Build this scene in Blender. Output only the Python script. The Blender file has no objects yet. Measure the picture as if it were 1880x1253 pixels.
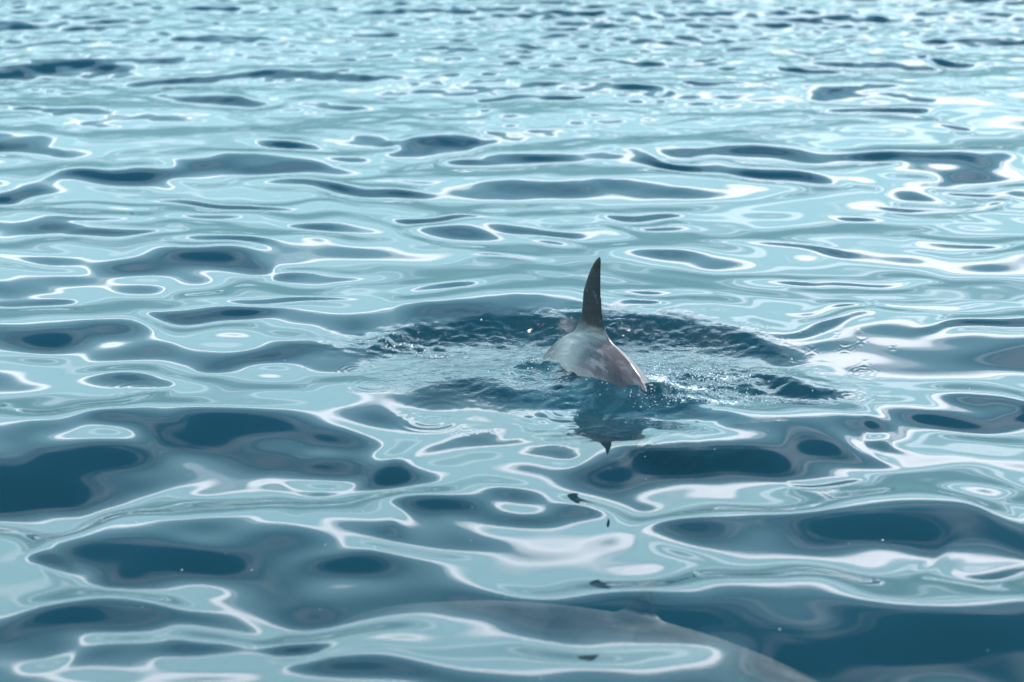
import bpy, bmesh, math, random
import numpy as np
from mathutils import Vector, Matrix, Euler

sc = bpy.context.scene
col = sc.collection
rad = math.radians

# ------------------------------------------------------------ camera
CAM_H = 2.8
PITCH = 16.0                                  # degrees below the horizon, at the frame's centre
LENS = 97.0
W, H = 1880.0, 1253.0
cam_d = bpy.data.cameras.new('camera')
cam = bpy.data.objects.new('camera', cam_d)
col.objects.link(cam)
cam.location = (0, 0, CAM_H)
cam.rotation_euler = (rad(90 - PITCH), 0, 0)
cam_d.lens = LENS
cam_d.sensor_width = 36
cam_d.clip_start = 0.1
cam_d.clip_end = 12000
cam_d.dof.use_dof = True
cam_d.dof.focus_distance = 10.0
cam_d.dof.aperture_fstop = 2.8
sc.camera = cam

# ------------------------------------------------------------ sky, sun, exposure
ROW0, ROWP = 2.42, 0.95
SUN_EL, SUN_AZ = 57.0, 36.0                   # azimuth: degrees clockwise from +Y
world = bpy.data.worlds.new('World')
sc.world = world
world.use_nodes = True
nt = world.node_tree
nt.nodes.clear()
N = nt.nodes.new
L = nt.links.new


def math_node(tree, op, a, b=None, c=None, clamp=False):
    n = tree.nodes.new('ShaderNodeMath')
    n.operation = op
    n.use_clamp = clamp
    for i, v in enumerate((a, b, c)):
        if v is None:
            continue
        if isinstance(v, (int, float)):
            n.inputs[i].default_value = v
        else:
            tree.links.new(v, n.inputs[i])
    return n.outputs[0]


def mapr(tree, v, a, b, c=0.0, d=1.0, smooth=True):
    n = tree.nodes.new('ShaderNodeMapRange')
    n.interpolation_type = 'SMOOTHSTEP' if smooth else 'LINEAR'
    tree.links.new(v, n.inputs['Value'])
    n.inputs['From Min'].default_value = a
    n.inputs['From Max'].default_value = b
    n.inputs['To Min'].default_value = c
    n.inputs['To Max'].default_value = d
    return n.outputs[0]


def mix_col(tree, f, a, b, blend='MIX'):
    n = tree.nodes.new('ShaderNodeMix')
    n.data_type = 'RGBA'
    n.blend_type = blend
    for sock, v in ((n.inputs[0], f), (n.inputs[6], a), (n.inputs[7], b)):
        if isinstance(v, (int, float)):
            sock.default_value = v
        elif isinstance(v, tuple):
            sock.default_value = (*v, 1)
        else:
            tree.links.new(v, sock)
    return n.outputs[2]


def noise(tree, vec, scale, detail=2, rough=0.5, dist=0.0):
    n = tree.nodes.new('ShaderNodeTexNoise')
    n.inputs['Scale'].default_value = scale
    n.inputs['Detail'].default_value = detail
    n.inputs['Roughness'].default_value = rough
    n.inputs['Distortion'].default_value = dist
    if vec is not None:
        tree.links.new(vec, n.inputs['Vector'])
    return n.outputs['Fac']


def mapping(tree, vec, loc=(0, 0, 0), rot=(0, 0, 0), scale=(1, 1, 1)):
    n = tree.nodes.new('ShaderNodeMapping')
    n.inputs['Location'].default_value = loc
    n.inputs['Rotation'].default_value = rot
    n.inputs['Scale'].default_value = scale
    tree.links.new(vec, n.inputs['Vector'])
    return n.outputs[0]


sky = N('ShaderNodeTexSky')
sky.sky_type = 'NISHITA'
sky.sun_disc = False
sky.sun_elevation = rad(SUN_EL)
sky.sun_rotation = rad(SUN_AZ)
sky.air_density = 1.0
sky.dust_density = 0.3
sky.ozone_density = 1.0
tc = N('ShaderNodeTexCoord')
sep = N('ShaderNodeSeparateXYZ')
L(tc.outputs['Generated'], sep.inputs[0])
zc = math_node(nt, 'MAXIMUM', sep.outputs[2], 0.0)
zz = math_node(nt, 'ADD', zc, 0.06)
px_ = math_node(nt, 'DIVIDE', sep.outputs[0], zz)
py_ = math_node(nt, 'DIVIDE', sep.outputs[1], zz)
cmb = N('ShaderNodeCombineXYZ')
L(px_, cmb.inputs[0]); L(py_, cmb.inputs[1])
P = cmb.outputs[0]
# rows of thin cloud ("cloud streets") running across the view, broken up by noise, denser towards the right
warp = noise(nt, mapping(nt, P, scale=(0.8, 1.0, 1)), 1.3, 3, 0.5)
rowy = math_node(nt, 'ADD', py_, math_node(nt, 'MULTIPLY', math_node(nt, 'SUBTRACT', warp, 0.5), 0.9))
rowy = math_node(nt, 'ADD', rowy, math_node(nt, 'MULTIPLY', px_, 0.10))
row = math_node(nt, 'COSINE', math_node(nt, 'MULTIPLY', math_node(nt, 'SUBTRACT', rowy, ROW0), 2 * math.pi / ROWP))
fluff = noise(nt, mapping(nt, P, loc=(3.1, 1.7, 0), scale=(1.0, 3.4, 1)), 2.6, 6, 0.62, 0.3)
right = mapr(nt, px_, -0.10, 0.55)
cover = math_node(nt, 'ADD', math_node(nt, 'MULTIPLY', right, 0.40), -0.18)
cover = math_node(nt, 'SUBTRACT', cover, math_node(nt, 'MULTIPLY', mapr(nt, py_, 2.0, 1.6), 0.38))
dens = math_node(nt, 'ADD', math_node(nt, 'ADD', row, cover), math_node(nt, 'MULTIPLY', math_node(nt, 'SUBTRACT', fluff, 0.5), 3.0))
fine = math_node(nt, 'COSINE', math_node(nt, 'MULTIPLY', rowy, 2 * math.pi / 0.27))
dens = math_node(nt, 'ADD', dens, math_node(nt, 'MULTIPLY', fine, math_node(nt, 'ADD', math_node(nt, 'MULTIPLY', right, .30), .12)))
cloud = mapr(nt, dens, -0.05, 1.15)
high = mapr(nt, py_, 2.0, 1.7)                    # the rows overhead are thinner
cloud = math_node(nt, 'MULTIPLY', cloud, math_node(nt, 'SUBTRACT', 1.0, math_node(nt, 'MULTIPLY', high, 0.75)))
low = mapr(nt, sep.outputs[2], 0.23, 0.30)          # the farther rows thin out into bright haze
cloud = math_node(nt, 'MULTIPLY', cloud, math_node(nt, 'ADD', math_node(nt, 'MULTIPLY', low, 0.6), math_node(nt, 'ADD', math_node(nt, 'MULTIPLY', right, .10), .22), clamp=True))
cloud = math_node(nt, 'MULTIPLY', cloud, mapr(nt, sep.outputs[2], 0.09, 0.20))     # no cloud shows through the haze at the horizon
skyc = mix_col(nt, 1.0, sky.outputs[0], (0.10, 0.62, 0.74), 'MULTIPLY')
# pale sea haze that lies over the whole horizon, brightest a little above it
hz = math_node(nt, 'ADD', mapr(nt, sep.outputs[2], 0.28, 0.36, 0.5, 0.0), mapr(nt, sep.outputs[2], 0.33, 0.60, 0.5, 0.0))
hcol = mix_col(nt, mapr(nt, sep.outputs[2], 0.06, 0.34), (2.1, 3.9, 4.5), (10.3, 16.7, 18.6))
skyc = mix_col(nt, math_node(nt, 'MULTIPLY', hz, 0.92), skyc, hcol)
cloudc = mix_col(nt, fluff, (34.0, 35.5, 38.5), (24.0, 26.0, 28.5))
final = mix_col(nt, cloud, skyc, cloudc)
bg = N('ShaderNodeBackground')
bg.inputs['Strength'].default_value = 0.10
L(final, bg.inputs['Color'])
wo = N('ShaderNodeOutputWorld')
L(bg.outputs[0], wo.inputs['Surface'])

sun_d = bpy.data.lights.new('sun', 'SUN')
sun_d.energy = 2.6
sun_d.angle = rad(0.53)
sun_d.color = (1.0, 0.955, 0.90)
sun = bpy.data.objects.new('sun', sun_d)
col.objects.link(sun)
sdir = Vector((math.sin(rad(SUN_AZ)) * math.cos(rad(SUN_EL)), math.cos(rad(SUN_AZ)) * math.cos(rad(SUN_EL)), math.sin(rad(SUN_EL))))
sun.rotation_euler = sdir.to_track_quat('Z', 'Y').to_euler()
sun.location = (0, 0, 30)

sc.view_settings.view_transform = 'Standard'
sc.view_settings.look = 'None'
sc.view_settings.exposure = 1.2
sc.view_settings.gamma = 1.0
sc.view_settings.use_curve_mapping = False
sc.render.engine = 'CYCLES'
sc.cycles.use_denoising = True
sc.cycles.max_bounces = 8
sc.cycles.glossy_bounces = 4
sc.cycles.transparent_max_bounces = 12
sc.cycles.volume_bounces = 1
sc.cycles.caustics_reflective = False
sc.cycles.sample_clamp_indirect = 8.0

# ------------------------------------------------------------ helpers
FPX = LENS / 36.0 * W


def ray(px, py):
    dx, dy, dz = (px - W / 2) / FPX, (H / 2 - py) / FPX, -1.0
    a = rad(90 - PITCH)
    return Vector((dx, dy * math.cos(a) - dz * math.sin(a), dy * math.sin(a) + dz * math.cos(a)))


def ground(px, py, z=0.0):
    """The point of the level z that is seen at a pixel of the photograph."""
    d = ray(px, py)
    t = (z - CAM_H) / d.z
    return Vector((0, 0, CAM_H)) + d * t


def tag(o, label=None, cat=None, group=None, kind=None):
    if label: o['label'] = label
    if cat: o['category'] = cat
    if group: o['group'] = group
    if kind: o['kind'] = kind
    return o


def link_mesh(name, verts, faces, m, parent=None, smooth=True):
    me = bpy.data.meshes.new(name)
    me.from_pydata(verts, [], faces)
    if smooth:
        me.shade_smooth()
    me.materials.append(m)
    o = bpy.data.objects.new(name, me)
    col.objects.link(o)
    if parent: o.parent = parent
    return o


# ------------------------------------------------------------ water material
def water_material():
    m = bpy.data.materials.new('sea_water')
    m.use_nodes = True
    t = m.node_tree
    t.nodes.clear()
    geo = t.nodes.new('ShaderNodeNewGeometry')
    # fine relief: wind ripples beyond the calm patch, capillary ripples where the dolphin stirs it
    s = t.nodes.new('ShaderNodeSeparateXYZ'); t.links.new(geo.outputs['Position'], s.inputs[0])
    n1 = noise(t, mapping(t, geo.outputs['Position'], scale=(1.0, 1.25, 1)), 9.0, 3, 0.55)
    far = mapr(t, s.outputs[1], 14.0, 30.0)
    at = t.nodes.new('ShaderNodeAttribute'); at.attribute_name = 'stir'
    n2 = noise(t, mapping(t, geo.outputs['Position'], scale=(1.0, 0.8, 1)), 42.0, 3, 0.6, 0.4)
    hsum = math_node(t, 'ADD', math_node(t, 'MULTIPLY', math_node(t, 'MULTIPLY', n1, far), 0.018),
                     math_node(t, 'MULTIPLY', math_node(t, 'MULTIPLY', n2, at.outputs['Fac']), 0.0045))
    bump = t.nodes.new('ShaderNodeBump')
    bump.inputs['Strength'].default_value = 1.0
    bump.inputs['Distance'].default_value = 1.0
    t.links.new(hsum, bump.inputs['Height'])
    nrm = bump.outputs[0]
    dot = t.nodes.new('ShaderNodeVectorMath'); dot.operation = 'DOT_PRODUCT'
    t.links.new(nrm, dot.inputs[0]); t.links.new(geo.outputs['Incoming'], dot.inputs[1])
    c = math_node(t, 'ABSOLUTE', dot.outputs['Value'])
    f = math_node(t, 'POWER', math_node(t, 'SUBTRACT', 1.0, c, clamp=True), 5.0)
    f = math_node(t, 'ADD', math_node(t, 'MULTIPLY', f, 0.98), 0.02, clamp=True)
    gl = t.nodes.new('ShaderNodeBsdfGlossy')
    gl.inputs['Roughness'].default_value = 0.035
    t.links.new(nrm, gl.inputs['Normal'])
    tr = t.nodes.new('ShaderNodeBsdfTransparent')
    # water beaten full of bubbles round the dolphin lets little through
    air = t.nodes.new('ShaderNodeAttribute'); air.attribute_name = 'aeration'
    df = t.nodes.new('ShaderNodeBsdfDiffuse')
    n3 = noise(t, mapping(t, geo.outputs['Position'], scale=(1.0, .7, 1)), 14.0, 4, .6, .6)
    t.links.new(mix_col(t, mapr(t, n3, .45, .75), (.010, .042, .058), (.03, .085, .105)), df.inputs['Color'])
    body = t.nodes.new('ShaderNodeMixShader')
    t.links.new(air.outputs['Fac'], body.inputs[0]); t.links.new(tr.outputs[0], body.inputs[1]); t.links.new(df.outputs[0], body.inputs[2])
    tr = body
    fo = t.nodes.new('ShaderNodeAttribute'); fo.attribute_name = 'foam'
    n4 = noise(t, mapping(t, geo.outputs['Position'], scale=(1.0, .8, 1)), 75.0, 4, .65, .5)
    fmask = mapr(t, math_node(t, 'ADD', math_node(t, 'MULTIPLY', fo.outputs['Fac'], .42), n4), .74, .86)
    foam = t.nodes.new('ShaderNodeBsdfDiffuse'); foam.inputs['Color'].default_value = (.62, .66, .68, 1)
    mx = t.nodes.new('ShaderNodeMixShader')
    t.links.new(f, mx.inputs[0]); t.links.new(tr.outputs[0], mx.inputs[1]); t.links.new(gl.outputs[0], mx.inputs[2])
    vol = t.nodes.new('ShaderNodeVolumePrincipled')
    vol.inputs['Density'].default_value = 3.5
    vol.inputs['Color'].default_value = (0.024, 0.104, 0.143, 1)
    vol.inputs['Anisotropy'].default_value = 0.0
    mf = t.nodes.new('ShaderNodeMixShader')
    t.links.new(fmask, mf.inputs[0]); t.links.new(mx.outputs[0], mf.inputs[1]); t.links.new(foam.outputs[0], mf.inputs[2])
    out = t.nodes.new('ShaderNodeOutputMaterial')
    t.links.new(mf.outputs[0], out.inputs['Surface'])
    t.links.new(vol.outputs[0], out.inputs['Volume'])
    return m


# ------------------------------------------------------------ the wave field
rng = np.random.default_rng(11)


def wave_set(n, lmin, lmax, slope, spread, head):
    lam = np.exp(rng.uniform(math.log(lmin), math.log(lmax), n))
    th = rad(head) + rng.normal(0, rad(spread), n)
    k = 2 * math.pi / lam
    amp = slope * math.sqrt(2.0 / n) / k * rng.uniform(0.6, 1.3, n)
    return lam, k * np.cos(th), k * np.sin(th), amp, rng.uniform(0, 2 * math.pi, n)


# heading in degrees from +X: 90 = crests that run across the view
SETS = [
    (wave_set(14, 2.2, 6.0, 0.022, 30, 80), 'swell'),
    (wave_set(40, 0.55, 1.6, 0.044, 30, 95), 'calm'),
    (wave_set(34, 0.22, 0.55, 0.021, 40, 85), 'calm'),
    (wave_set(46, 0.14, 0.42, 0.095, 38, 95), 'chop'),
    (wave_set(50, 0.08, 0.18, 0.12, 50, 90), 'chop'),
]


def sstep(a, b, x):
    t = np.clip((x - a) / (b - a), 0, 1)
    return t * t * (3 - 2 * t)


# slopes seen in the photograph: (pixel x, pixel y, width px, height px, slope, tilt of its long axis in px/px)
PATCHES = [
    # foreground
    (430, 800, 480, 120, .17, .08), (80, 845, 380, 150, .16, -.05), (60, 905, 330, 70, .13, -.05), (150, 632, 460, 85, .15, .02), (520, 652, 230, 48, .15, 0),
    (1310, 852, 560, 100, .19, -.12), (1500, 962, 660, 115, .18, .05), (850, 928, 230, 60, .15, 0),
    (440, 1048, 500, 95, .18, .04), (1640, 1180, 800, 150, .19, .02), (705, 857, 220, 55, .15, -.08),
    (1830, 750, 190, 44, .15, 0), (1690, 806, 110, 28, .12, -.1), (1620, 770, 110, 18, .10, .06),
    (535, 1187, 190, 46, .12, 0), (640, 1236, 330, 50, .12, 0), (170, 1150, 420, 60, .12, -.1),
    (1820, 915, 150, 46, .14, 0), (960, 818, 150, 34, .10, .1), (415, 568, 230, 36, .15, .05),
    (300, 712, 620, 50, .12, .03), (1030, 1125, 360, 90, .13, 0), (1518, 868, 50, 12, .12, 0),
    (1790, 1030, 120, 30, .12, .2), (60, 1030, 120, 40, .10, 0), (255, 705, 110, 22, .10, 0),
    # bright, lying-back slopes between them
    (330, 930, 420, 50, -.10, -.12), (240, 1105, 420, 40, -.10, .08), (700, 1010, 420, 50, -.08, .02),
    (640, 1140, 460, 50, -.08, -.03), (1300, 935, 420, 36, -.08, -.1), (1320, 1062, 640, 44, -.10, -.03),
    (1350, 770, 360, 34, -.08, -.1), (1740, 860, 280, 34, -.06, 0), (250, 1180, 380, 34, -.06, -.1),
    # middle distance
    (590, 515, 240, 22, .14, 0), (270, 482, 440, 60, .14, .03), (460, 448, 190, 22, .14, .05), (845, 537, 210, 24, .13, 0),
    (640, 426, 190, 26, .15, .1), (140, 420, 320, 36, .14, .1), (370, 405, 210, 16, .13, .03), (170, 405, 200, 12, .12, .03),
    (890, 430, 190, 34, .15, .05), (1250, 482, 300, 34, .14, .05), (1190, 552, 150, 16, .13, 0), (1180, 578, 180, 14, .13, 0),
    (1245, 411, 110, 14, .13, 0), (1065, 428, 160, 26, .13, .08), (1500, 600, 210, 16, .13, -.1), (1850, 600, 160, 22, .14, -.1),
    (1490, 522, 160, 18, .12, 0), (1640, 522, 150, 20, .13, 0), (1500, 578, 160, 14, .11, -.05), (1790, 450, 190, 20, .12, 0),
    (490, 552, 280, 13, .12, .05), (50, 551, 150, 14, .13, .1), (950, 480, 160, 10, .10, 0), (1700, 570, 120, 12, .10, 0),
    (1450, 455, 200, 12, .10, .05), (1620, 400, 180, 12, .09, 0), (760, 330, 200, 10, .09, 0),
    # farther
    (1768, 315, 220, 46, .23, -.03), (1540, 288, 330, 22, .22, .05), (1350, 312, 320, 18, .20, .12), (940, 290, 230, 20, .19, -.03),
    (755, 278, 190, 32, .21, -.1), (500, 277, 160, 20, .20, 0), (470, 308, 330, 26, .18, .02), (190, 329, 200, 22, .19, 0),
    (25, 264, 130, 30, .20, .05), (630, 348, 290, 20, .18, .1), (25, 350, 110, 24, .18, 0), (440, 379, 380, 12, .15, .06),
    (150, 382, 170, 10, .14, 0), (820, 405, 220, 12, .15, -.05), (960, 379, 140, 12, .14, 0), (1200, 392, 230, 14, .13, -.02),
    (1772, 352, 120, 10, .18, -.05), (1760, 372, 130, 8, .18, -.05), (350, 430, 120, 10, .10, 0),
    (1570, 174, 170, 24, .24, .02), (1600, 201, 150, 14, .24, .05), (990, 176, 150, 9, .2, 0), (380, 176, 130, 18, .22, .1),
    (600, 202, 210, 34, .2, 0), (100, 122, 270, 26, .24, -.05), (350, 140, 330, 16, .2, -.05), (655, 230, 210, 26, .2, 0),
    (60, 206, 170, 16, .2, .05), (1280, 118, 150, 15, .24, .05), (1480, 130, 160, 15, .24, .1), (1750, 112, 110, 14, .24, .1),
    (1620, 118, 170, 14, .24, .05), (1320, 160, 140, 11, .24, -.02), (1160, 173, 70, 16, .22, .2), (1000, 152, 110, 8, .2, 0),
    (870, 208, 80, 13, .22, 0), (570, 139, 260, 15, .22, 0), (90, 160, 190, 16, .2, .05), (1710, 232, 60, 9, .2, 0),
    (780, 188, 100, 10, .2, .1), (1420, 155, 60, 8, .2, 0), (200, 430, 140, 10, .1, 0),
    # the hollow and the bow wave round the surfaced dolphin
    (990, 728, 340, 60, .13, .05),
    (900, 668, 360, 26, -.07, -.05), (1455, 712, 200, 30, .22, .05), (1370, 690, 230, 26, .16, 0), (1250, 742, 260, 18, .20, .05),
    (1300, 655, 260, 18, -.05, 0),
]

RINGS = [  # drop rings: (px, py, outer radius in m, amplitude in mm)
    (1488, 575, .030, .5), (1320, 617, .045, .6), (1387, 609, .055, .5), (1387, 615, .02, 1.2), (1418, 629, .06, .5), (1365, 643, .05, .8),
    (1475, 618, .02, 1.2), (1511, 611, .018, 1.2), (1536, 620, .025, 1.2), (1581, 630, .035, 1.1), (1551, 641, .045, 1.0),
    (1491, 644, .04, 1.0), (1411, 650, .03, 1.2), (1587, 664, .04, .7), (1588, 679, .06, .6), (1576, 615, .02, .9),
    (1561, 725, .085, .7), (1488, 734, .08, .9), (1137, 763, .07, .9), (1090, 790, .10, .35), (1189, 829, .04, .9), (1543, 694, .05, .5),
    (652, 673, .07, .8), (638, 693, .06, .9), (687, 709, .09, .6), (807, 745, .14, .10), (789, 767, .12, .2), (1054, 746, .17, .30),
    (855, 786, .05, .5), (250, 707, .11, .15), (345, 851, .03, .5), (1600, 590, .02, .8), (985, 590, .012, 1.0), (1052, 591, .012, .9),
    (165, 600, .05, .3), (560, 668, .02, 1.), (903, 783, .02, .7), (1040, 812, .04, .5), (1640, 640, .03, .6),
]

C0 = ground(1075, 672)                      # centre of the stirred water


def axis(points):
    """Non-uniform 1-D sampling from (position, spacing) knots."""
    out = [points[0][0]]
    for (a, sa), (b, sb) in zip(points[:-1], points[1:]):
        n = max(1, int(round((b - a) / ((sb - sa) / math.log(sb / sa) if abs(sb - sa) > 1e-9 else sa))))
        u = np.arange(1, n + 1) / n
        if abs(sb - sa) < 1e-9:
            out.extend(a + (b - a) * u)
        else:
            r = sb / sa
            out.extend(a + (b - a) * (np.power(r, u) - 1) / (r - 1))
    return np.array(out)


def build_water():
    az = axis([(-180, 6), (-40, 1.2), (-14, .075), (-4, .036), (-2.5, .028), (7, .028), (8.5, .045), (14, .075), (40, 1.2), (180, 6)])
    lr = axis([(math.log(.4), .25), (math.log(5.2), .012), (math.log(6.0), .0022), (math.log(8.3), .0018), (math.log(8.8), .0011),
               (math.log(10.2), .0011), (math.log(11), .0015), (math.log(20), .0015), (math.log(24), .006), (math.log(90), .06), (math.log(9000), .3)])
    A, R = np.meshgrid(np.radians(az), np.exp(lr))
    X = R * np.sin(A); Y = R * np.cos(A)
    dA = np.abs(np.gradient(np.radians(az)))[None, :] * R
    dR = np.gradient(np.exp(lr))[:, None] * np.ones_like(A)
    SP = np.maximum(dA, dR)
    Z = np.zeros_like(X)
    near = R < 400
    chopm = sstep(12.5, 17.5, R + 0.6 * np.sin(X * 1.3 + 1) + 0.5 * np.sin(X * .55 + Y * .7)) + 0.0
    for (lam, kx, ky, amp, ph), kind in SETS:
        for i in range(len(lam)):
            fade = sstep(2.2, 4.5, lam[i] / SP)
            sel = fade > 0
            if not sel.any():
                continue
            w = amp[i] * fade[sel] * np.sin(kx[i] * X[sel] + ky[i] * Y[sel] + ph[i])
            if kind == 'chop':
                w *= chopm[sel]
            elif kind == 'calm':
                w *= 1.0
            Z[sel] += w
    Xw, Yw = X.copy(), Y.copy()             # bend the patches' outlines
    for lam, kx, ky, amp, ph in (wave_set(12, .5, 1.3, .10, 80, 40), wave_set(12, .25, .6, .10, 80, 120)):
        for i in range(12):
            w = np.sin(kx[i] * X[near] + ky[i] * Y[near] + ph[i]) * lam[i]
            Xw[near] += .040 * w; Yw[near] += .017 * w * (1 if i % 2 else -1)
    for (px, py, wpx, hpx, s, tl) in PATCHES:
        s *= 1.08 if py > 740 else (.95 if py > 260 else .72)
        c = ground(px, py)
        sx = (ground(px + 10, py) - c).x / 10
        sy = (ground(px, py - hpx / 2) - ground(px, py + hpx / 2)).y
        a = wpx * sx * .50
        b = max(sy * .62, .035)
        shear = -tl * (sy / max(hpx, 1)) / sx
        sel = (np.abs(X - c.x) < 3 * a) & (np.abs(Y - c.y) < 3 * b + abs(shear) * 3 * a)
        u = (Xw[sel] - c.x) / a
        v = (Yw[sel] - c.y - shear * (Xw[sel] - c.x)) / b
        Z[sel] += s * b * v * np.exp(-v * v - u ** 4 * .5 - u * u * .4)
    # the swell is level where the dolphin breathes
    for c in (ground(1085, 680), ground(1290, 740), ground(1170, 1135)):
        g = np.exp(-((X - c.x) ** 2 + (Y - c.y) ** 2) / .30 ** 2)
        m = float((Z[near] * g[near] * SP[near] ** 2).sum() / (g[near] * SP[near] ** 2).sum())
        print('level', round(m, 4))
        Z -= m * np.exp(-((X - c.x) ** 2 + (Y - c.y) ** 2) / .75 ** 2)
    # the crest thrown up behind the dolphin and the bow wave on the near side
    crest = np.zeros_like(X)
    for pts, h, bn, bf in (([(640, 640), (680, 628), (760, 606), (900, 595), (1060, 592), (1200, 597), (1330, 611), (1470, 645), (1520, 660)], .024, .11, .36),
                           ([(880, 690), (940, 674), (1000, 670), (1040, 678), (1085, 692), (1130, 704), (1200, 718), (1290, 738), (1400, 750)], .032, .15, .06),
                           ([(1340, 690), (1400, 686), (1450, 700), (1500, 712), (1560, 725)], .018, .08, .10)):
        w_ = [ground(*p) for p in pts]
        xs_ = [p.x for p in w_]; ys_ = [p.y for p in w_]
        Yc = np.interp(X, xs_, ys_)
        Yc += .012 * np.sin(X * 31) + .008 * np.sin(X * 57 + 1)
        mk = sstep(xs_[0], xs_[1] + .1, X) * (1 - sstep(xs_[-3], xs_[-1], X))
        sel = (mk > 0) & (np.abs(Y - Yc) < 1.2)
        dy = Y[sel] - Yc[sel]
        if bf > .3:
            crest[sel] = mk[sel] * np.exp(-((dy + .09) / .11) ** 2)
        Z[sel] += h * mk[sel] * np.where(dy < 0, np.exp(-(dy / bn) ** 2), np.exp(-(dy / bf) ** 2)) - .3 * h * mk[sel] * np.exp(-((dy + 2.2 * bn) / bn) ** 2)
    # stirred water: steep short waves round the dolphin
    ex = (X - C0.x) / .78; ey = (Y - C0.y) / .62
    q = np.sqrt(ex ** 2 + ey ** 2)
    stir = 1 - sstep(.55, 1.05, q + .10 * np.sin(3 * np.arctan2(ey, ex) + 1.0) + .06 * np.sin(X * 23 + Y * 9))
    T = ground(1290, 705)
    wake = np.exp(-((X - T.x) / .34) ** 2 - ((Y - T.y) / .20) ** 2)
    rim = stir * np.exp(-((ey - .62) / .28) ** 2)
    B0, B1 = ground(990, 672), ground(1250, 735)
    tt = np.clip(((X - B0.x) * (B1.x - B0.x) + (Y - B0.y) * (B1.y - B0.y)) / ((B1.x - B0.x) ** 2 + (B1.y - B0.y) ** 2), 0, 1)
    bow = np.exp(-(np.hypot(X - B0.x - tt * (B1.x - B0.x), Y - B0.y - tt * (B1.y - B0.y)) / .10) ** 2)
    G = ground(1110, 765)
    lee = np.exp(-((X - G.x) / .30) ** 2 - ((Y - G.y) / .28) ** 2)
    G = ground(745, 632)
    rim = np.maximum(rim * .45, np.exp(-((X - G.x) / .22) ** 2 - ((Y - G.y) / .12) ** 2))
    sel = (stir > .001) | (wake > .01) | (bow > .01) | (rim > .01) | (crest > .01) | (lee > .01)
    zs = np.zeros(sel.sum())
    for n, l0, l1, sl, mk in ((30, .10, .26, .05, stir), (44, .03, .09, .06, stir), (50, .05, .16, .26, wake), (40, .025, .06, .24, wake), (44, .03, .08, .24, rim), (44, .03, .09, .22, bow), (30, .08, .2, .16, bow), (50, .03, .08, .13, crest), (24, .08, .2, .05, crest), (30, .05, .14, .06, lee)):
        lam, kx, ky, amp, ph = wave_set(n, l0, l1, sl, 60, 90)
        for i in range(n):
            f = sstep(2.2, 4.5, lam[i] / SP[sel])
            zs += amp[i] * f * mk[sel] * np.sin(kx[i] * X[sel] + ky[i] * Y[sel] + ph[i])
    Z[sel] += zs
    # drop rings
    for (px, py, r0, amm) in RINGS:
        c = ground(px, py)
        sel = (np.abs(X - c.x) < r0 * 1.6) & (np.abs(Y - c.y) < r0 * 1.6)
        if sel.sum() < 8:
            continue
        r = np.hypot(X[sel] - c.x, Y[sel] - c.y)
        lamr = max(r0 / 3.2, .012)
        env = np.exp(-((r - r0 * .62) / (r0 * .38)) ** 2) + (.6 * np.exp(-(r / (.3 * r0)) ** 2) if r0 < .05 else 0)
        Z[sel] += amm * .001 * (lamr / .02) * env * np.cos(2 * math.pi * r / lamr)
    nr, nc = X.shape
    verts = np.stack([X, Y, Z], -1).reshape(-1, 3)
    i = np.arange((nr - 1) * (nc - 1))
    a = (i // (nc - 1)) * nc + (i % (nc - 1))
    # counter-clockwise seen from above
    faces = np.stack([a, a + 1, a + nc + 1, a + nc], -1)
    me = bpy.data.meshes.new('water')
    me.vertices.add(len(verts)); me.vertices.foreach_set('co', verts.ravel().astype(np.float32))
    me.loops.add(faces.size); me.loops.foreach_set('vertex_index', faces.ravel().astype(np.int32))
    me.polygons.add(len(faces))
    me.polygons.foreach_set('loop_start', np.arange(0, faces.size, 4, dtype=np.int32))
    me.update(calc_edges=True)
    me.shade_smooth()
    at = me.attributes.new('stir', 'FLOAT', 'POINT')
    at.data.foreach_set('value', np.clip(stir * .8 + wake + rim * .7 + bow + crest * .7, 0, 1.7).ravel().astype(np.float32))
    Q = ground(1140, 715)
    ca, sa = math.cos(rad(-55)), math.sin(rad(-55))
    ax = (X - Q.x) * ca + (Y - Q.y) * sa; ay = -(X - Q.x) * sa + (Y - Q.y) * ca
    aer = 1 - sstep(.45, 1.0, np.sqrt((ax / .95) ** 2 + (ay / .60) ** 2))
    a2 = me.attributes.new('aeration', 'FLOAT', 'POINT')
    a2.data.foreach_set('value', (aer * .93).ravel().astype(np.float32))
    foam = np.zeros_like(X)
    for (fx, fy, sx_, sy_, w_) in ((1208, 700, .07, .09, 1.0), (1270, 712, .12, .06, .8), (1300, 742, .20, .04, .7), (1330, 690, .14, .07, .6),
                                   (1420, 738, .10, .03, .5), (1020, 668, .09, .05, .5), (1110, 705, .10, .05, .5), (745, 630, .16, .08, .45)):
        c = ground(fx, fy)
        foam = np.maximum(foam, w_ * np.exp(-((X - c.x) / sx_) ** 2 - ((Y - c.y) / sy_) ** 2))
    a3 = me.attributes.new('foam', 'FLOAT', 'POINT')
    a3.data.foreach_set('value', np.where(foam > .02, foam, -2.0).ravel().astype(np.float32))
    print('water faces', len(faces))
    me.materials.append(water_material())
    o = bpy.data.objects.new('water', me)
    col.objects.link(o)
    tag(o, kind='structure')

    def height(x, y):
        j = np.argmin(np.abs(np.radians(az) - math.atan2(x, y)))
        k = np.argmin(np.abs(np.exp(lr) - math.hypot(x, y)))
        return float(Z[k, j])
    return o, height


water, water_z = build_water()

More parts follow.
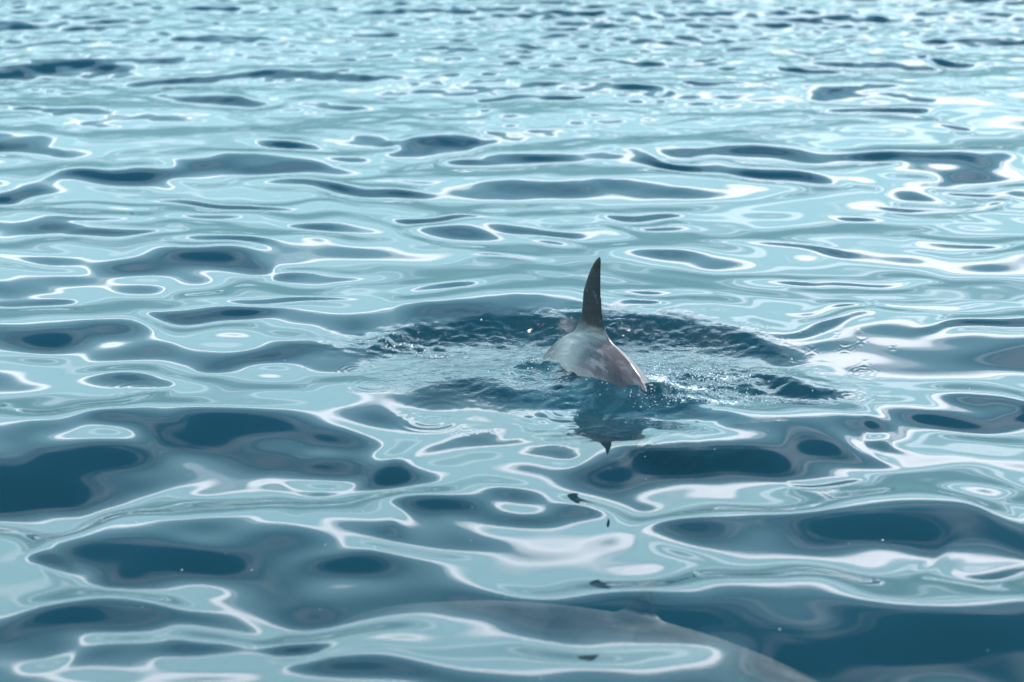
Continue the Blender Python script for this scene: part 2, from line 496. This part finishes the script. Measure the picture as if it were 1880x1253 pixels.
# the sea floor far below closes the water off
fm = bpy.data.materials.new('sea_floor')
fm.use_nodes = True
b_ = fm.node_tree.nodes['Principled BSDF']
nn = noise(fm.node_tree, None, 0.3, 4)
fm.node_tree.links.new(mix_col(fm.node_tree, nn, (.05, .09, .11), (.08, .12, .13)), b_.inputs['Base Color'])
b_.inputs['Roughness'].default_value = 1
fl = link_mesh('sea_floor', [(-9500, -9500, -9), (9500, -9500, -9), (9500, 9500, -9), (-9500, 9500, -9)], [(0, 1, 2, 3)], fm, smooth=False)
tag(fl, kind='structure')


# ------------------------------------------------------------ dolphins
def loft(rings):
    """rings: list of lists of points (equal length) -> closed surface"""
    n = len(rings[0])
    v = [p for r in rings for p in r]
    f = []
    for k in range(len(rings) - 1):
        for i in range(n):
            j = (i + 1) % n
            f.append((k * n + i, k * n + j, (k + 1) * n + j, (k + 1) * n + i))
    f.append(tuple(range(n))[::-1])
    f.append(tuple((len(rings) - 1) * n + i for i in range(n)))
    return v, f


def interp(tab, x):
    xs, ys = zip(*tab)
    return float(np.interp(x, xs, ys))


def smooth_interp(tab, x):
    xs = [a for a, _ in tab]; ys = [b for _, b in tab]
    if x <= xs[0]: return ys[0]
    if x >= xs[-1]: return ys[-1]
    i = max(k for k in range(len(xs)) if xs[k] <= x)
    i = min(i, len(xs) - 2)
    def m(k):
        k0, k1 = max(k - 1, 0), min(k + 1, len(xs) - 1)
        return (ys[k1] - ys[k0]) / (xs[k1] - xs[k0])
    h = xs[i + 1] - xs[i]; t = (x - xs[i]) / h
    return ((2 * t**3 - 3 * t**2 + 1) * ys[i] + (t**3 - 2 * t**2 + t) * h * m(i) + (-2 * t**3 + 3 * t**2) * ys[i + 1] + (t**3 - t**2) * h * m(i + 1))


# straight animal: +X to the snout, x = 0 at the middle of the dorsal fin, Z up, metres
HALF_H_TOP = [(-1.16, .006), (-1.10, .035), (-1.0, .052), (-.85, .078), (-.65, .125), (-.40, .182), (-.15, .215), (.10, .225), (.40, .215),
              (.65, .185), (.80, .160), (.90, .135), (.97, .095), (1.02, .045), (1.10, .034), (1.16, .020), (1.18, .004)]
HALF_H_BOT = [(-1.16, .006), (-1.10, .035), (-1.0, .055), (-.85, .085), (-.65, .13), (-.40, .185), (-.15, .22), (.10, .235), (.40, .225),
              (.65, .19), (.80, .15), (.90, .11), (.97, .08), (1.02, .06), (1.10, .045), (1.16, .03), (1.18, .004)]
HALF_W = [(-1.16, .004), (-1.10, .018), (-1.0, .026), (-.85, .048), (-.65, .098), (-.40, .160), (-.15, .200), (.10, .215), (.40, .205),
          (.65, .175), (.80, .150), (.90, .125), (.97, .09), (1.02, .055), (1.10, .045), (1.16, .03), (1.18, .004)]
F_LEAD = [(-.10, .16), (-.02, .092), (.0, .056), (.03, .032), (.08, .015), (.14, .006), (.20, -.012), (.24, -.026), (.268, -.038), (.284, -.047)]
F_TRAIL = [(-.10, -.20), (-.02, -.140), (.0, -.098), (.03, -.073), (.08, -.060), (.14, -.055), (.20, -.054), (.24, -.054), (.268, -.055), (.284, -.053)]
F_THICK = [(-.10, .075), (-.02, .044), (.0, .024), (.03, .014), (.08, .011), (.14, .0095), (.20, .008), (.24, .007), (.268, .006), (.284, .004)]


def dolphin_straight(spread=False):
    V, F = [], []

    def add(vf):
        b = len(V)
        V.extend(vf[0]); F.extend([tuple(b + i for i in f) for f in vf[1]])
    rings = []
    for x in np.concatenate([np.linspace(-1.16, 1.0, 90), np.linspace(1.01, 1.18, 14)]):
        t, bt, w = smooth_interp(HALF_H_TOP, x), smooth_interp(HALF_H_BOT, x), (.74 - .20 * min(max((x + .05) / .3, 0), 1)) * smooth_interp(HALF_W, x)
        drop = -.045 * max(0, (x - .75) / .4) ** 1.5
        ring = []
        for k in range(48):
            a = 2 * math.pi * k / 48
            ca, sa = math.cos(a), math.sin(a)
            keel = .9 * math.exp(-((x + .15) / .5) ** 2) if sa > 0 else 0
            ring.append((float(x), w * math.copysign(abs(ca) ** (.95 + keel), ca), (t if sa > 0 else bt) * math.copysign(abs(sa) ** (1 + .15 * keel), sa) + drop))
        rings.append(ring)
    add(loft(rings))
    top0 = smooth_interp(HALF_H_TOP, 0)
    # dorsal fin
    rings = []
    for z in np.concatenate([np.linspace(-.10, .24, 40), np.linspace(.245, .284, 10)]):
        le, tr, th = smooth_interp(F_LEAD, z), smooth_interp(F_TRAIL, z), smooth_interp(F_THICK, z)
        mid, hc = (le + tr) / 2, (le - tr) / 2
        ring = []
        for k in range(32):
            a = 2 * math.pi * k / 32
            c_ = math.cos(a)
            ring.append((mid + hc * c_, th * math.sin(a) * (.72 + .28 * c_), top0 + z))
        rings.append(ring)
    add(loft(rings))

    def wing(root, tip_dir, span, sweep, c0, th0, bend=0.0, tip=.12):
        rs = []
        for i in range(22):
            u = i / 21
            ch = c0 * (math.sqrt(max(1 - u ** 2.4, 0)) * (1 - .45 * u) + .02)
            off = -sweep * u ** 1.6
            o = Vector(root) + Vector(tip_dir) * span * u + Vector((off, 0, bend * u * u))
            th = th0 * (1 - .75 * u) * (1 if u < .98 else .6)
            rs.append([(o.x + ch * .5 * math.cos(a), o.y + 0, o.z + th * math.sin(a) * (.75 + .25 * math.cos(a))) for a in [2 * math.pi * k / 20 for k in range(20)]])
        return loft(rs)
    for sgn in (-1, 1):
        add(wing((-1.08, 0, 0), (0, sgn, 0), .30, .17, .23, .018, -.01))
        if spread:
            add(wing((.50, sgn * .13, -.03), (.12, sgn * .94, .27), .46, .13, .17, .022))
        else:
            add(wing((.52, sgn * .12, -.12), (-.2, sgn * .75, -.62), .34, .12, .15, .022))
    return V, F


def bend(verts, length_scale, curv, z_of):
    """lay the straight animal on a vertical arc; curv = arch per metre (positive: nose and tail lower)"""
    out = np.empty_like(verts)
    x = verts[:, 0] * length_scale
    # heading of the spine in the vertical plane, integrated from the fin
    xs = np.linspace(-2, 2, 801)
    ang = np.array([z_of(v) for v in xs])
    cx = np.concatenate([[0], np.cumsum(np.cos(ang[:-1]) * np.diff(xs))])
    cz = np.concatenate([[0], np.cumsum(np.sin(ang[:-1]) * np.diff(xs))])
    cx -= np.interp(0, xs, cx); cz -= np.interp(0, xs, cz)
    a = np.interp(x, xs, ang)
    px = np.interp(x, xs, cx); pz = np.interp(x, xs, cz)
    z = verts[:, 2] * length_scale
    out[:, 0] = px - np.sin(a) * z
    out[:, 1] = verts[:, 1] * length_scale
    out[:, 2] = pz + np.cos(a) * z
    return out


def make_remeshed(spread=False):
    v, f = dolphin_straight(spread)
    me = bpy.data.meshes.new('dolphin')
    me.from_pydata(v, [], f)
    o = bpy.data.objects.new('dolphin', me)
    col.objects.link(o)
    md = o.modifiers.new('r', 'REMESH'); md.mode = 'VOXEL'; md.voxel_size = .0046
    sm = o.modifiers.new('s', 'SMOOTH'); sm.iterations = 3; sm.factor = .5
    dg = bpy.context.evaluated_depsgraph_get()
    ev = bpy.data.meshes.new_from_object(o.evaluated_get(dg))
    bpy.data.objects.remove(o); bpy.data.meshes.remove(me)
    return ev


SKIN_SRC = make_remeshed()
print('dolphin faces', len(SKIN_SRC.polygons))


def skin_material(name, pale=False):
    m = bpy.data.materials.new(name)
    m.use_nodes = True
    t = m.node_tree
    b = t.nodes['Principled BSDF']
    rest = t.nodes.new('ShaderNodeAttribute'); rest.attribute_name = 'rest'
    R0 = rest.outputs['Vector']
    fin = t.nodes.new('ShaderNodeAttribute'); fin.attribute_name = 'fin'
    low = t.nodes.new('ShaderNodeAttribute'); low.attribute_name = 'flank'
    n_edge = noise(t, R0, 26, 4, .6)
    edge = mapr(t, math_node(t, 'ADD', fin.outputs['Fac'], math_node(t, 'MULTIPLY', math_node(t, 'SUBTRACT', n_edge, .5), .022)), .020, .040)
    # back: warm grey with lighter scuffs running down the flank and a pink flush
    scuff = noise(t, mapping(t, R0, rot=(0, .5, 0), scale=(1.0, 1.0, 3.4)), 16, 5, .62, .6)
    blotch = noise(t, R0, 7, 3, .55, .3)
    if pale:
        back = mix_col(t, mapr(t, blotch, .35, .65), (.20, .20, .18), (.36, .37, .33))
        back = mix_col(t, mapr(t, low.outputs['Fac'], -.02, .10), (.6, .65, .6), back)
    else:
        back = mix_col(t, mapr(t, blotch, .36, .62), (.045, .029, .029), (.150, .092, .082))
        back = mix_col(t, mapr(t, scuff, .50, .66, 0, .75), back, (.25, .205, .20))
        pink = math_node(t, 'MULTIPLY', mapr(t, low.outputs['Fac'], .175, .06), mapr(t, noise(t, R0, 11, 3, .6), .38, .6))
        back = mix_col(t, pink, back, (.33, .175, .14))
    # fin: slate with peeling flecks
    peel = noise(t, mapping(t, R0, rot=(0, .35, 0), scale=(1.6, 1, .55)), 42, 5, .7, .9)
    smudge = noise(t, R0, 18, 2)
    fc = mix_col(t, mapr(t, smudge, .3, .7), (.006, .006, .007), (.016, .015, .018))
    fl_m = math_node(t, 'MULTIPLY', mapr(t, peel, .585, .635, smooth=False), mapr(t, fin.outputs['Fac'], .24, .10, .25, .8))
    fc = mix_col(t, fl_m, fc, (.17, .16, .17))
    colr = mix_col(t, edge, back, fc)
    # a thin dark crease where the fin rises
    t.links.new(colr, b.inputs['Base Color'])
    b.inputs['IOR'].default_value = 2.28
    b.inputs['Roughness'].default_value = .42
    t.links.new(math_node(t, 'ADD', mapr(t, scuff, .3, .7, .26, .5), math_node(t, 'MULTIPLY', edge, .12)), b.inputs['Roughness'])
    t.links.new(mapr(t, edge, 0, 1, .30, .16), b.inputs['Specular IOR Level'])
    t.links.new(math_node(t, 'MULTIPLY', math_node(t, 'SUBTRACT', 1.0, edge), .08), b.inputs['Coat Weight'])
    b.inputs['Coat Roughness'].default_value = .12
    b.inputs['Coat IOR'].default_value = 2.23
    bp = t.nodes.new('ShaderNodeBump'); bp.inputs['Strength'].default_value = .5; bp.inputs['Distance'].default_value = .003
    t.links.new(math_node(t, 'ADD', scuff, math_node(t, 'MULTIPLY', peel, math_node(t, 'MULTIPLY', edge, .8))), bp.inputs['Height'])
    t.links.new(bp.outputs[0], b.inputs['Normal'])
    return m


def make_dolphin(label, mat, scale, ang_fn, head_az, fin_at, roll=0.0, fin_scale=1.0, src=None, tail=1.0):
    """head_az: heading, degrees from +X counter-clockwise; fin_at: world point of the dorsal fin's foot"""
    src = src or SKIN_SRC
    n = len(src.vertices)
    co = np.empty(n * 3); src.vertices.foreach_get('co', co); co = co.reshape(-1, 3)
    me = src.copy(); me.name = 'dolphin'
    a = me.attributes.new('rest', 'FLOAT_VECTOR', 'POINT'); a.data.foreach_set('vector', co.ravel().astype(np.float32))
    topz = np.array([smooth_interp(HALF_H_TOP, x) for x in np.linspace(-1.2, 1.2, 241)])
    tz = np.interp(co[:, 0], np.linspace(-1.2, 1.2, 241), topz)
    finv = np.where((co[:, 0] > -.3) & (co[:, 0] < .3), co[:, 2] - tz, -.2)
    work = co.copy()
    up = np.clip(finv, 0, None)
    work[:, 2] -= up * (1 - fin_scale)
    work[:, 0] = np.where(work[:, 0] < -.3, -.3 + (work[:, 0] + .3) * tail, work[:, 0])
    new = bend(work, scale, 0, ang_fn)
    foot = Vector((0, 0, smooth_interp(HALF_H_TOP, 0) * scale))
    new -= np.array(foot)
    Mx = np.array((Matrix.Rotation(rad(head_az), 3, 'Z') @ Matrix.Rotation(rad(roll), 3, 'X')))
    new = new @ Mx.T
    me.vertices.foreach_set('co', new.ravel())
    a = me.attributes.new('fin', 'FLOAT', 'POINT'); a.data.foreach_set('value', finv.astype(np.float32))
    a = me.attributes.new('flank', 'FLOAT', 'POINT'); a.data.foreach_set('value', co[:, 2].astype(np.float32))
    me.materials.clear(); me.materials.append(mat)
    me.update(); me.shade_smooth()
    o = bpy.data.objects.new('dolphin', me)
    o.location = fin_at
    col.objects.link(o)
    tag(o, label, 'dolphin')
    return o


ARCH = [(-1.0, 0), (-.9, -.2), (-.8, -.87), (-.68, -.96), (-.55, -.45), (-.42, .5), (-.3, .72), (-.15, .25), (0, -.16), (.13, -.62), (.6, -1.35), (1.2, -1.5)]


def arch(v):                     # surfaced animal: back arched out of the water, flukes just under the surface
    return smooth_interp(ARCH, v)


fin_z = .138
d1 = make_dolphin('grey dolphin breaking the surface with upright dark dorsal fin and wet pinkish back', skin_material('wet_skin'), 1.0, arch,
                  119.0, ground(1089, 612, fin_z), roll=0, tail=.68)


def glide(v):
    return -.03 - .10 * v


d2 = make_dolphin('pale submerged dolphin gliding just under the surface in the foreground', skin_material('submerged_skin', True), .98, glide,
                  152.0, ground(1165, 1130, -.115), roll=28, fin_scale=.42)

# ------------------------------------------------------------ splash drops thrown up behind the dolphin
def drop_material():
    m = bpy.data.materials.new('splash_water')
    m.use_nodes = True
    b = m.node_tree.nodes['Principled BSDF']
    b.inputs['Base Color'].default_value = (.9, .93, .95, 1)
    b.inputs['Roughness'].default_value = .06
    b.inputs['IOR'].default_value = 2.23
    b.inputs['Transmission Weight'].default_value = .55
    return m


def splash():
    r = random.Random(5)
    V, F = [], []
    bm = bmesh.new()
    bmesh.ops.create_icosphere(bm, subdivisions=1, radius=1)
    bv = [v.co.copy() for v in bm.verts]; bf = [[v.index for v in f.verts] for f in bm.faces]
    bm.free()
    zones = [((1212, 696), 36, 16, .03, 200), ((1290, 705), 120, 26, .012, 200), ((1280, 680), 90, 10, .008, 100), ((1300, 735), 150, 12, .006, 140), ((1190, 735), 40, 14, .015, 60),
             ((740, 630), 90, 16, .004, 110), ((800, 648), 40, 6, .003, 50), ((1020, 672), 60, 14, .006, 120), ((1120, 700), 110, 14, .006, 160),
             ((1400, 735), 60, 6, .006, 25), ((1080, 700), 400, 60, .006, 40), ((940, 900), 1100, 300, .0, 90)]
    for (c, wx, wy, hh, n) in zones:
        for _ in range(n):
            px, py = r.gauss(c[0], wx * .5), r.gauss(c[1], wy * .5)
            g = ground(px, py)
            z = water_z(g.x, g.y) + abs(r.gauss(0, hh)) * (r.random() < .6)
            s = min(.0008 + r.expovariate(1 / .0009), .0032)
            e = (r.uniform(.8, 1.5), r.uniform(.8, 1.5), r.uniform(.7, 1.6))
            b0 = len(V)
            for v in bv:
                V.append((g.x + v.x * s * e[0], g.y + v.y * s * e[1], z + v.z * s * e[2]))
            F.extend([tuple(b0 + i for i in f) for f in bf])
    o = link_mesh('splash_drops', V, F, drop_material())
    tag(o, 'fine spray of water drops thrown up around the surfaced dolphin', 'splash', kind='stuff')


splash()
